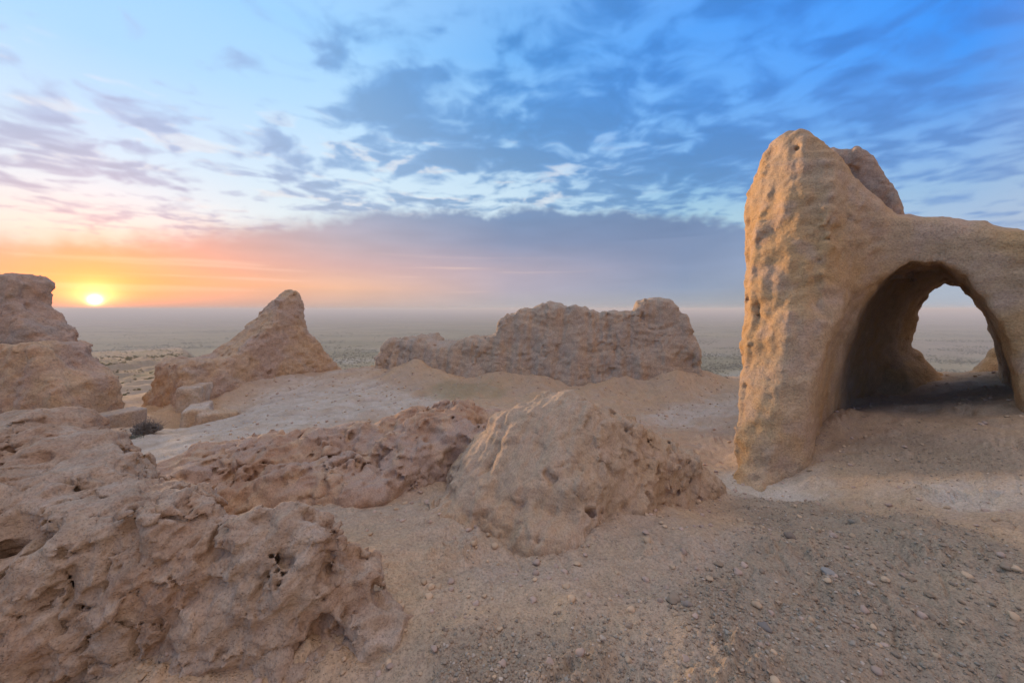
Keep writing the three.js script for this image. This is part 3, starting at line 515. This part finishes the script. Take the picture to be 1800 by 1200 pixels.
// ------------------------------------------------------------------ low cracked ridge behind and left of it
{
  const R = (px, py, z, r) => [...P(px, py, z), r];
  const crest = ridge([R(180, 850, 3.6, 0.2), R(310, 812, 3.8, 0.22), R(360, 786, 4.0, 0.25), R(440, 774, 4.15, 0.26), R(560, 760, 4.25, 0.27), R(660, 746, 4.35, 0.27), R(715, 724, 4.5, 0.25), R(780, 714, 4.6, 0.25), R(860, 720, 4.7, 0.22), R(960, 712, 4.8, 0.2)], 0.45);
  const mid = ridge([R(300, 850, 3.6, 0.25), R(420, 806, 3.85, 0.3), R(560, 796, 3.85, 0.3), R(660, 782, 3.95, 0.3), R(740, 750, 4.2, 0.28), R(820, 742, 4.2, 0.26), R(876, 752, 3.95, 0.27), R(925, 740, 3.8, 0.25)], 0.35);
  const brow = ridge([R(330, 850, 3.5, 0.2), R(430, 840, 3.42, 0.24), R(560, 838, 3.38, 0.26), R(650, 832, 3.45, 0.26), R(700, 800, 3.7, 0.22), R(760, 775, 4.0, 0.2), R(800, 765, 4.2, 0.2)], 0.2);
  const sdf = (x, y, z) => smax(smin(smin(crest(x, y, z) * 0.9, mid(x, y, z), 0.3), brow(x, y, z), 0.4), -cut(x, y, z), 0.1);
  const cutLine = [P(545, 915, 3.06), P(640, 912, 3.0), P(712, 878, 3.12), P(770, 855, 3.3), P(845, 838, 3.5)];
  const cut = (x, y, z) => { let b = 9; for (let i = 0; i < 4; i++) { const p = cutLine[i], q = cutLine[i + 1], ex = q[0] - p[0], ey = q[1] - p[1], ez = q[2] - p[2], t = clamp(((x - p[0]) * ex + (y - p[1]) * ey + (z - p[2]) * ez) / (ex * ex + ey * ey + ez * ez), 0, 1), d = Math.hypot(x - p[0] - ex * t, (y - p[1] - ey * t) * 1.3, z - p[2] - ez * t) - 0.06 - 0.07 * noise(x * 3.1, 2, z * 3.1); if (d < b) b = d; } return b; };
  const r1 = relief({ lump: 0.085, ls: 0.36, crack: 0.034, cs: 0.26, pit: 0.05, ps: 0.2, pitShare: 0.3, strata: 0.008, ss: 0.06, grit: 0.013, gs: 0.05, knob: 0.03, ks: 0.2, seed: 9 });
  SKIRTS.push([sdf, -1.6, -3.9, 4.2, 0.12, 0.3]);
  tag(mesh('cracked_ridge', solid({ lo: [-4.2, -1.1, -5.6], hi: [1.0, 0.75, -2.5], h: 0.0175, sdf, disp: r1, reach: 0.22, color: clayColor(PINK, RED, TAN, 0.7), uvTurn: -0.1 }), M.near), 'low pinkish cracked clay ridge between the left foreground rock and the domed mound', 'mound');
}
// ------------------------------------------------------------------ pitted rock in the left foreground
{
  const R = (px, py, z, r) => [...P(px, py, z), r];
  const crest = ridge([R(-420, 760, 2.5, 0.5), R(-60, 742, 2.55, 0.45), R(70, 723, 2.55, 0.42), R(130, 764, 2.4, 0.32), R(185, 818, 2.25, 0.27), R(245, 868, 2.15, 0.24)], 0.15);
  const front = ridge([R(-500, 840, 1.95, 0.35), R(-60, 830, 1.95, 0.34), R(150, 850, 1.95, 0.32), R(290, 885, 1.92, 0.27), R(400, 912, 1.9, 0.22), R(505, 908, 1.9, 0.18), R(535, 935, 1.88, 0.15)], 0.12);
  const tail = ridge([R(560, 968, 1.95, 0.14), R(620, 995, 1.95, 0.15), R(672, 1062, 1.9, 0.13)], 0.2);
  const sdf = (x, y, z) => smin(smin(crest(x, y, z), front(x, y, z), 0.22), tail(x, y, z), 0.08);
  const r1 = relief({ lump: 0.085, ls: 0.3, crack: 0.036, cs: 0.2, pit: 0.065, ps: 0.19, pitShare: 0.36, strata: 0.01, ss: 0.05, grit: 0.013, gs: 0.03, knob: 0.028, ks: 0.19, seed: 10 }), r0 = relief({ lump: 0, crack: 0, grit: 0.004, gs: 0.012, pit: 0.018, ps: 0.07, pitShare: 0.22, seed: 20 }), rTop = relief({ lump: 0.06, ls: 0.3, crack: 0.026, cs: 0.2, pit: 0.02, ps: 0.15, pitShare: 0.2, grit: 0.007, gs: 0.03, seed: 21 }), rBig = relief({ lump: 0, crack: 0, grit: 0, pit: 0.15, ps: 0.4, pitShare: 0.4, seed: 22 }), rLow = (x, y, z) => r1(x, y, z) + rBig(x, y, z) * sst(-0.2, 0.3, noise(x * 1.3, y * 1.3, z * 1.3 + 4)), rAll = (x, y, z) => { const m = sst(0.95, 0.68, y + 0.2 * noise(x * 2.5, 1, z * 2.5) + 0.22 * (z + 2)); return m <= 0 ? rTop(x, y, z) : m >= 1 ? rLow(x, y, z) : mix(rTop(x, y, z), rLow(x, y, z), m); }, r2 = (x, y, z) => rAll(x, y, z) + r0(x, y, z) * sst(-0.1, 0.3, noise(x * 2.1, y * 2.1 + 5, z * 2.1));
  SKIRTS.push([sdf, -2, -2.1, 3, 0.045, 0.1]);
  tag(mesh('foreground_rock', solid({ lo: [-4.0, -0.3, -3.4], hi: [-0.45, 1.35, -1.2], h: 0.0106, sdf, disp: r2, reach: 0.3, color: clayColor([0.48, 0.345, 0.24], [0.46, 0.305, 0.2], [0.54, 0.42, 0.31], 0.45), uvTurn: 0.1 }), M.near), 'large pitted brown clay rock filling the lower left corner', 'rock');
}


// ------------------------------------------------------------------ the ground sheet and the plain
{
  const rs = [0.02]; for (let r = 0.5; r < 700;) { rs.push(r); r += r < 1.3 ? 0.04 : Math.min(r * r / 680 + 0.006, r < 17 ? 0.1 : r < 110 ? r * 0.022 : r * 0.05); }
  const angles = []; for (let i = 0; i <= 720; i++) { const t = i / 720 * 2 - 1; angles.push(Math.atan(t * 1.5)); }
  const end = angles[angles.length - 1]; for (let i = 1; i < 70; i++) angles.push(end + (2 * Math.PI - 2 * end) * i / 70);
  tag(mesh('ground', polarSheet(rs, angles, groundHeight, groundColor, true), M.ground), 'dusty clay ground of the hilltop, strewn with gravel at the lower right', null, null, 'structure');
  // the desert plain far below
  const pr = []; for (let r = 25; r < 42000; r *= 1.035) pr.push(r);
  const pa = []; for (let i = 0; i <= 420; i++) pa.push(Math.atan((i / 420 * 2 - 1) * 1.5)); for (let i = 1; i < 60; i++) pa.push(end + (2 * Math.PI - 2 * end) * i / 60);
  const plainH = (x, z) => { const r = Math.hypot(x, z); return PLAIN_Y + sst(300, 900, r) * 1.2 * fbm(x * 0.004, 2, z * 0.004, 3) + 0.35 * fbm(x * 0.03, 6, z * 0.03, 3); };
  const plainC = (x, y, z, o) => {
    const r = Math.hypot(x, z), n = fbm(x * 0.0045, 3, z * 0.013, 5), n2 = fbm(x * 0.05, 1, z * 0.09, 4), n3 = fbm(x * 0.0011, 8, z * 0.0034, 4);
    blend(o, [0.40, 0.32, 0.165], [0.29, 0.245, 0.12], sst(-0.4, 0.4, n + 0.4 * n2)); blend(o, o, [0.40, 0.30, 0.20], sst(0.1, 0.6, n3) * 0.6);
    const pan = sst(0.30, 0.55, fbm(x * 0.008 + 5, 4, z * 0.02, 4)) * (1 - sst(360, 520, r)); blend(o, o, [0.62, 0.56, 0.46], pan * 0.5);
    for (let q = 0; q < 3; q++) o[q] *= 1 + 0.18 * n2;
  };
  tag(mesh('plain', polarSheet(pr, pa, plainH, plainC, true), M.plain), 'flat olive brown desert plain fading into haze at the horizon', null, null, 'structure');
}


// ------------------------------------------------------------------ stones, gravel and rubble
function stoneShape(seed, flat, n = 2) {
  const g = new THREE.IcosahedronGeometry(1, n), p = g.attributes.position, m = new Map(), pos = [], idx = [];
  for (let i = 0; i < p.count; i++) {
    const k = [p.getX(i), p.getY(i), p.getZ(i)].map((v) => v.toFixed(4)).join();
    if (!m.has(k)) { m.set(k, pos.length / 3); let x = p.getX(i), y = p.getY(i), z = p.getZ(i); worley(x * 1.1 + seed * 5, y * 1.1, z * 1.1); const r = 0.8 + 0.45 * noise(x * 1.1 + seed * 9, y * 1.1, z * 1.1) + 0.3 * (WID - 0.5) * sst(0, 0.3, WF2 - WF1) + 0.08 * noise(x * 5, y * 5 + seed, z * 5); pos.push(x * r * (1 + 0.25 * RV[seed * 3 & 255]), y * r * flat, z * r); }
    idx.push(m.get(k));
  }
  const o = new THREE.BufferGeometry(); o.setAttribute('position', new THREE.BufferAttribute(new Float32Array(pos), 3)); o.setIndex(idx); o.computeVertexNormals(); return o;
}
const SHAPES = [0, 1, 2, 3, 4, 5].map((i) => stoneShape(i + 1, [0.6, 0.75, 0.5, 0.8, 0.65, 0.55][i], 2)), SMALL = [0, 1, 2, 3].map((i) => stoneShape(i + 11, 0.65, 1));
const stoneM = new THREE.MeshPhysicalMaterial({ color: 0xffffff, roughness: 0.95, specularIntensity: 0.25 });
function scatter(name, label, list, shapes) {
  const g = base(name); tag(g, label, null, null, 'stuff');
  const d = new THREE.Object3D(), c = new THREE.Color();
  shapes.forEach((shape, k) => {
    const mine = list.filter((_, i) => i % shapes.length === k), im = new THREE.InstancedMesh(shape, stoneM, mine.length); im.name = 'pebbles'; im.castShadow = im.receiveShadow = true;
    mine.forEach((q, i) => { d.position.set(q[0], q[1], q[2]); d.rotation.set((rnd() - 0.5) * 0.7, rnd() * 6.28, (rnd() - 0.5) * 0.7); d.scale.setScalar(q[3]); d.scale.y *= 0.7 + 0.5 * rnd(); d.updateMatrix(); im.setMatrixAt(i, d.matrix); im.setColorAt(i, c.setRGB(...q[4])); });
    im.userData.kind = 'stuff'; g.add(im);
  });
}
const stoneTint = () => { const t = rnd(), v = 0.85 + 0.45 * rnd(), a = t < 0.45 ? [0.30, 0.22, 0.15] : t < 0.6 ? [0.30, 0.25, 0.185] : t < 0.87 ? [0.38, 0.265, 0.17] : [0.44, 0.35, 0.26]; return a.map((q) => q * v); };
{
  const gravel = [], rubble = [];
  for (let i = 0; i < 160000 && gravel.length < 26000; i++) {
    const r = 1.35 + 6.2 * Math.pow(rnd(), 1.5), a = (-12 + 72 * rnd()) * Math.PI / 180, x = r * Math.sin(a), z = -r * Math.cos(a), w = gravelAt(x, z), c = 0.55 + 0.7 * noise(x * 2.3, 4, z * 2.3);
    if (rnd() > sst(0.2, 0.85, w) * clamp(c, 0.1, 1) + 0.02) continue;
    const s = 0.002 + 0.011 * Math.pow(rnd(), 4.2); gravel.push([x, groundHeight(x, z) + s * 0.2, z, s, stoneTint()]);
  }
  scatter('gravel', 'grey brown gravel strewn over the ground at the lower right', gravel, SMALL);
  for (let i = 0; i < 60000 && rubble.length < 12000; i++) {
    const r = 1.35 + 15 * Math.pow(rnd(), 0.95), a = (-52 + 108 * rnd()) * Math.PI / 180, x = r * Math.sin(a), z = -r * Math.cos(a), c = fbm(x * 0.9, 8.5, z * 0.9, 3);
    const u = rnd(), keep = u < (sst(0.0, 0.7, c) * 0.6 + 0.04) * (r < 3.2 ? 0.3 : 1); if (!keep && u > 0.6) continue; const foot = banked(x, groundBase(x, z), z); if (!keep && u > sst(0.025, 0.09, foot) * 0.6) continue;
    const s = (0.0025 + (foot > 0.03 ? 0.026 : 0.017) * Math.pow(rnd(), 5)) * (1 + r * 0.05), v = 0.8 + 0.3 * rnd(), b = rnd() < 0.5 ? TAN : PINK; rubble.push([x, groundHeight(x, z) + s * 0.15, z, s, b.map((q) => q * v)]);
  }
  scatter('rubble', 'small crumbs of clay scattered over the hilltop', rubble, SMALL);
  // stones one can pick out
  const stone = (px, py, z0, size, k, tint, label, group) => {
    let x = (px - 900) / F * z0, z = -z0; for (let i = 0; i < 12; i++) { const y = groundBase(x, z), t = clamp((EYE - y) / ((py - 543) / F), 0.8, 30); x = mix(x, (px - 900) / F * t, 0.6); z = mix(z, -t, 0.6); }
    const o = mesh('stone', SHAPES[k % 6], new THREE.MeshPhysicalMaterial({ color: new THREE.Color().setRGB(...tint), roughness: 0.95, specularIntensity: 0.2, bumpMap: null })); o.position.set(x, groundHeight(x, z) + size * 0.22, z); o.rotation.set(0.2 * (rnd() - 0.5), rnd() * 6.28, 0.2 * (rnd() - 0.5)); o.scale.setScalar(size * -z / F);
    o.position.y = groundHeight(x, z) + o.scale.x * 0.25; tag(o, label, 'stone', group); return o;
  };
  stone(1184, 1088, 2, 14, 0, [0.34, 0.25, 0.17], 'brown rounded stone, the largest one lying on bare dirt in the lower centre');
  stone(1455, 1026, 2.2, 11, 2, [0.34, 0.30, 0.25], 'flat pale grey stone at the upper edge of the dense gravel');
  stone(1390, 966, 2.6, 9, 1, [0.25, 0.19, 0.14], 'dark brown stone where the bare dirt meets the gravel');
  stone(1208, 1104, 2, 9, 3, [0.31, 0.25, 0.20], 'small grey stone just right of and below the largest brown stone');
  stone(1345, 1133, 2, 11, 4, [0.24, 0.20, 0.165], 'dark angular stone on the left border of the gravel');
  const free = [[1211, 1157], [1225, 1162], [1442, 1134], [1486, 1105], [1676, 1047], [1280, 1171], [1310, 1188], [1565, 1010], [1610, 985], [1520, 1075], [1588, 1060], [1640, 1110], [1700, 1130], [1745, 1085], [1760, 1160], [1400, 1165], [1410, 1100], [1500, 1160], [1550, 1130], [1620, 1165], [1530, 1040], [1660, 1000], [1720, 1010], [1480, 990], [1600, 1030], [1690, 1080], [1385, 1150], [1575, 1170], [1655, 1150], [1780, 1120], [1430, 1060], [1545, 960], [1500, 940], [1590, 930], [1470, 1075], [1635, 1060], [1368, 1078], [1705, 965], [1770, 1030], [1460, 1180], [1340, 1030], [1265, 1010], [1105, 1140], [1060, 1165], [1535, 1190], [1605, 1120], [1690, 1185]];
  for (const [px, py] of free) stone(px, py, 2.1, 4 + 4.5 * rnd() * rnd() + (py - 900) * 0.005, Math.floor(rnd() * 6), stoneTint(), 'small grey or brown stone lying loose in the gravel at the lower right', 'small stones in the gravel');
}
// ------------------------------------------------------------------ shrubs
function twigs(n, spread, high, width, bend) {
  const pos = [], idx = [], put = (a, b, r0, r1) => { const dx = b[0] - a[0], dy = b[1] - a[1], dz = b[2] - a[2], l = Math.hypot(dx, dy, dz), ux = Math.abs(dy) > 0.9 * l ? 1 : 0, t = new THREE.Vector3(dx, dy, dz).cross(new THREE.Vector3(ux, 1 - ux, 0)).normalize(), u = new THREE.Vector3(dx, dy, dz).cross(t).normalize(), o = pos.length / 3; for (let e = 0; e < 2; e++) for (let i = 0; i < 3; i++) { const c = Math.cos(i * 2.094), s = Math.sin(i * 2.094), r = e ? r1 : r0, q = e ? b : a; pos.push(q[0] + (t.x * c + u.x * s) * r, q[1] + (t.y * c + u.y * s) * r, q[2] + (t.z * c + u.z * s) * r); } for (let i = 0; i < 3; i++) { const j = (i + 1) % 3; idx.push(o + i, o + j, o + 3 + i, o + j, o + 3 + j, o + 3 + i); } };
  for (let i = 0; i < n; i++) {
    let p = [(rnd() - 0.5) * spread * 0.5, 0, (rnd() - 0.5) * spread * 0.5], a = rnd() * 6.28, e = 0.4 + rnd() * 1.0, l = high * (0.35 + 0.5 * rnd()), r = width;
    for (let k = 0; k < 4; k++) { const q = [p[0] + Math.cos(a) * Math.cos(e) * l * 0.5, p[1] + Math.sin(e) * l * 0.45, p[2] + Math.sin(a) * Math.cos(e) * l * 0.5]; put(p, q, r, r * 0.7); p = q; r *= 0.7; a += (rnd() - 0.5) * 1.5; e = clamp(e + (rnd() - 0.5) * bend, 0.05, 1.5); l *= 0.8; }
  }
  const g = new THREE.BufferGeometry(); g.setAttribute('position', new THREE.BufferAttribute(new Float32Array(pos), 3)); g.setIndex(idx); g.computeVertexNormals(); return g;
}
function leaves(n, rx, ry, rz, size) {
  const pos = [], idx = [];
  for (let i = 0; i < n; i++) {
    const a = rnd() * 6.28, u = Math.pow(rnd(), 0.45), v = rnd(), lump = 0.75 + 0.5 * noise(Math.cos(a) * 1.5, v * 2, Math.sin(a) * 1.5), x = Math.cos(a) * u * rx * lump, z = Math.sin(a) * u * rz * lump, y = v * ry * lump * Math.sqrt(Math.max(0.05, 1 - u * u * 0.9));
    const d = new THREE.Vector3(rnd() - 0.5, rnd() * 0.9, rnd() - 0.5).normalize().multiplyScalar(size * (0.6 + rnd())), w = new THREE.Vector3(rnd() - 0.5, rnd() - 0.5, rnd() - 0.5).cross(d).normalize().multiplyScalar(size * 0.22), o = pos.length / 3;
    pos.push(x, y, z, x + d.x * 0.5 + w.x, y + d.y * 0.5 + w.y, z + d.z * 0.5 + w.z, x + d.x, y + d.y, z + d.z, x + d.x * 0.5 - w.x, y + d.y * 0.5 - w.y, z + d.z * 0.5 - w.z); idx.push(o, o + 1, o + 2, o, o + 2, o + 3);
  }
  const g = new THREE.BufferGeometry(); g.setAttribute('position', new THREE.BufferAttribute(new Float32Array(pos), 3)); g.setIndex(idx); g.computeVertexNormals(); return g;
}
const leafM = (r, g, b) => new THREE.MeshPhysicalMaterial({ color: new THREE.Color().setRGB(r, g, b), roughness: 1, specularIntensity: 0.1, side: THREE.DoubleSide, transmission: 0.25, thickness: 0 });
const twigM = new THREE.MeshStandardMaterial({ color: new THREE.Color().setRGB(0.20, 0.155, 0.12), roughness: 1 });
{
  const place = (px, py, z) => { const p = P(px, py, z); return [p[0], groundHeight(p[0], p[2]) - 0.01, p[2]]; };
  const a = base('dry_bush', place(258, 772, 8.3)); tag(a, 'round dark grey leafless bush between the left wall stub and the pointed ruin', 'bush');
  const fine = (o) => tag(o, null, null, null, 'stuff'); fine(mesh('stems', twigs(260, 0.5, 0.34, 0.005, 1.1), twigM, a)); fine(mesh('foliage', leaves(1500, 0.3, 0.3, 0.26, 0.045), leafM(0.24, 0.205, 0.175), a));
  const b = base('low_bush', place(222, 782, 7.9)); tag(b, 'low spreading greenish grey bush just left of the round dark bush', 'bush');
  fine(mesh('stems', twigs(120, 0.7, 0.14, 0.004, 0.6), twigM, b)); fine(mesh('foliage', leaves(1500, 0.5, 0.1, 0.22, 0.045), leafM(0.25, 0.235, 0.175), b));
  // scrub of the plain and the lower slopes
  const g = leaves(46, 0.5, 0.55, 0.5, 0.34), list = [];
  for (let i = 0; i < 400000 && list.length < 60000; i++) {
    const s = (rnd() * 2 - 1) * 1.45, z = 230 * Math.exp(rnd() * 2.1), x = s * z; const c = fbm(x * 0.011, 3.7, z * 0.02, 3); if (rnd() > sst(-0.2, 0.6, c)) continue;
    list.push([x, PLAIN_Y, -z, 0.5 + 1.3 * rnd() * rnd()]);
  }
  for (let i = 0; i < 5000; i++) { const az = (-54 + 17 * rnd()) * Math.PI / 180, r = 55 * Math.exp(rnd() * 2.2), x = r * Math.sin(az), z = -r * Math.cos(az); if (fbm(x * 0.05, 3.7, z * 0.05, 3) < 0.05) continue; list.push([x, Math.max(groundHeight(x, z), PLAIN_Y), z, 0.2 + 0.35 * rnd()]); }
  for (let i = 0; i < 1500; i++) { const az = (-52 + 14 * rnd()) * Math.PI / 180, r = 20 * Math.exp(rnd() * 1.2), x = r * Math.sin(az), z = -r * Math.cos(az); if (fbm(x * 0.2, 3.7, z * 0.2, 3) < 0.15) continue; list.push([x, groundHeight(x, z), z, 0.07 + 0.16 * rnd()]); }
  const im = new THREE.InstancedMesh(g, leafM(0.22, 0.195, 0.10), list.length), d = new THREE.Object3D(); im.name = 'desert_scrub';
  list.forEach((q, i) => { d.position.set(q[0], q[1], q[2]); d.rotation.y = rnd() * 6.28; d.scale.set(q[3] * 1.2, q[3], q[3] * 1.2); d.updateMatrix(); im.setMatrixAt(i, d.matrix); });
  im.castShadow = im.receiveShadow = true; scene.add(im); tag(im, 'low olive scrub dotted over the desert plain', null, null, 'stuff');
  // a thin strip of water that catches the sky, far out on the plain
  const w0 = P(303, 559.5, 1868), w1 = P(322, 567, 1250), k = [[w0, -9], [w0, 9], [w1, -7], [w1, 7]].map(([p, o]) => [p[0] + o, PLAIN_Y + 2.2, p[2] + o * 0.5]).flat();
  const cg = new THREE.BufferGeometry(); cg.setAttribute('position', new THREE.BufferAttribute(new Float32Array(k), 3)); cg.setIndex([0, 2, 1, 1, 2, 3]); cg.computeVertexNormals();
  tag(mesh('water', cg, new THREE.MeshPhysicalMaterial({ color: new THREE.Color().setRGB(0.12, 0.13, 0.13), roughness: 0.08, side: THREE.DoubleSide })), 'thin bright strip of water far out on the plain', null, null, 'structure');
}
renderer.render(scene, camera);
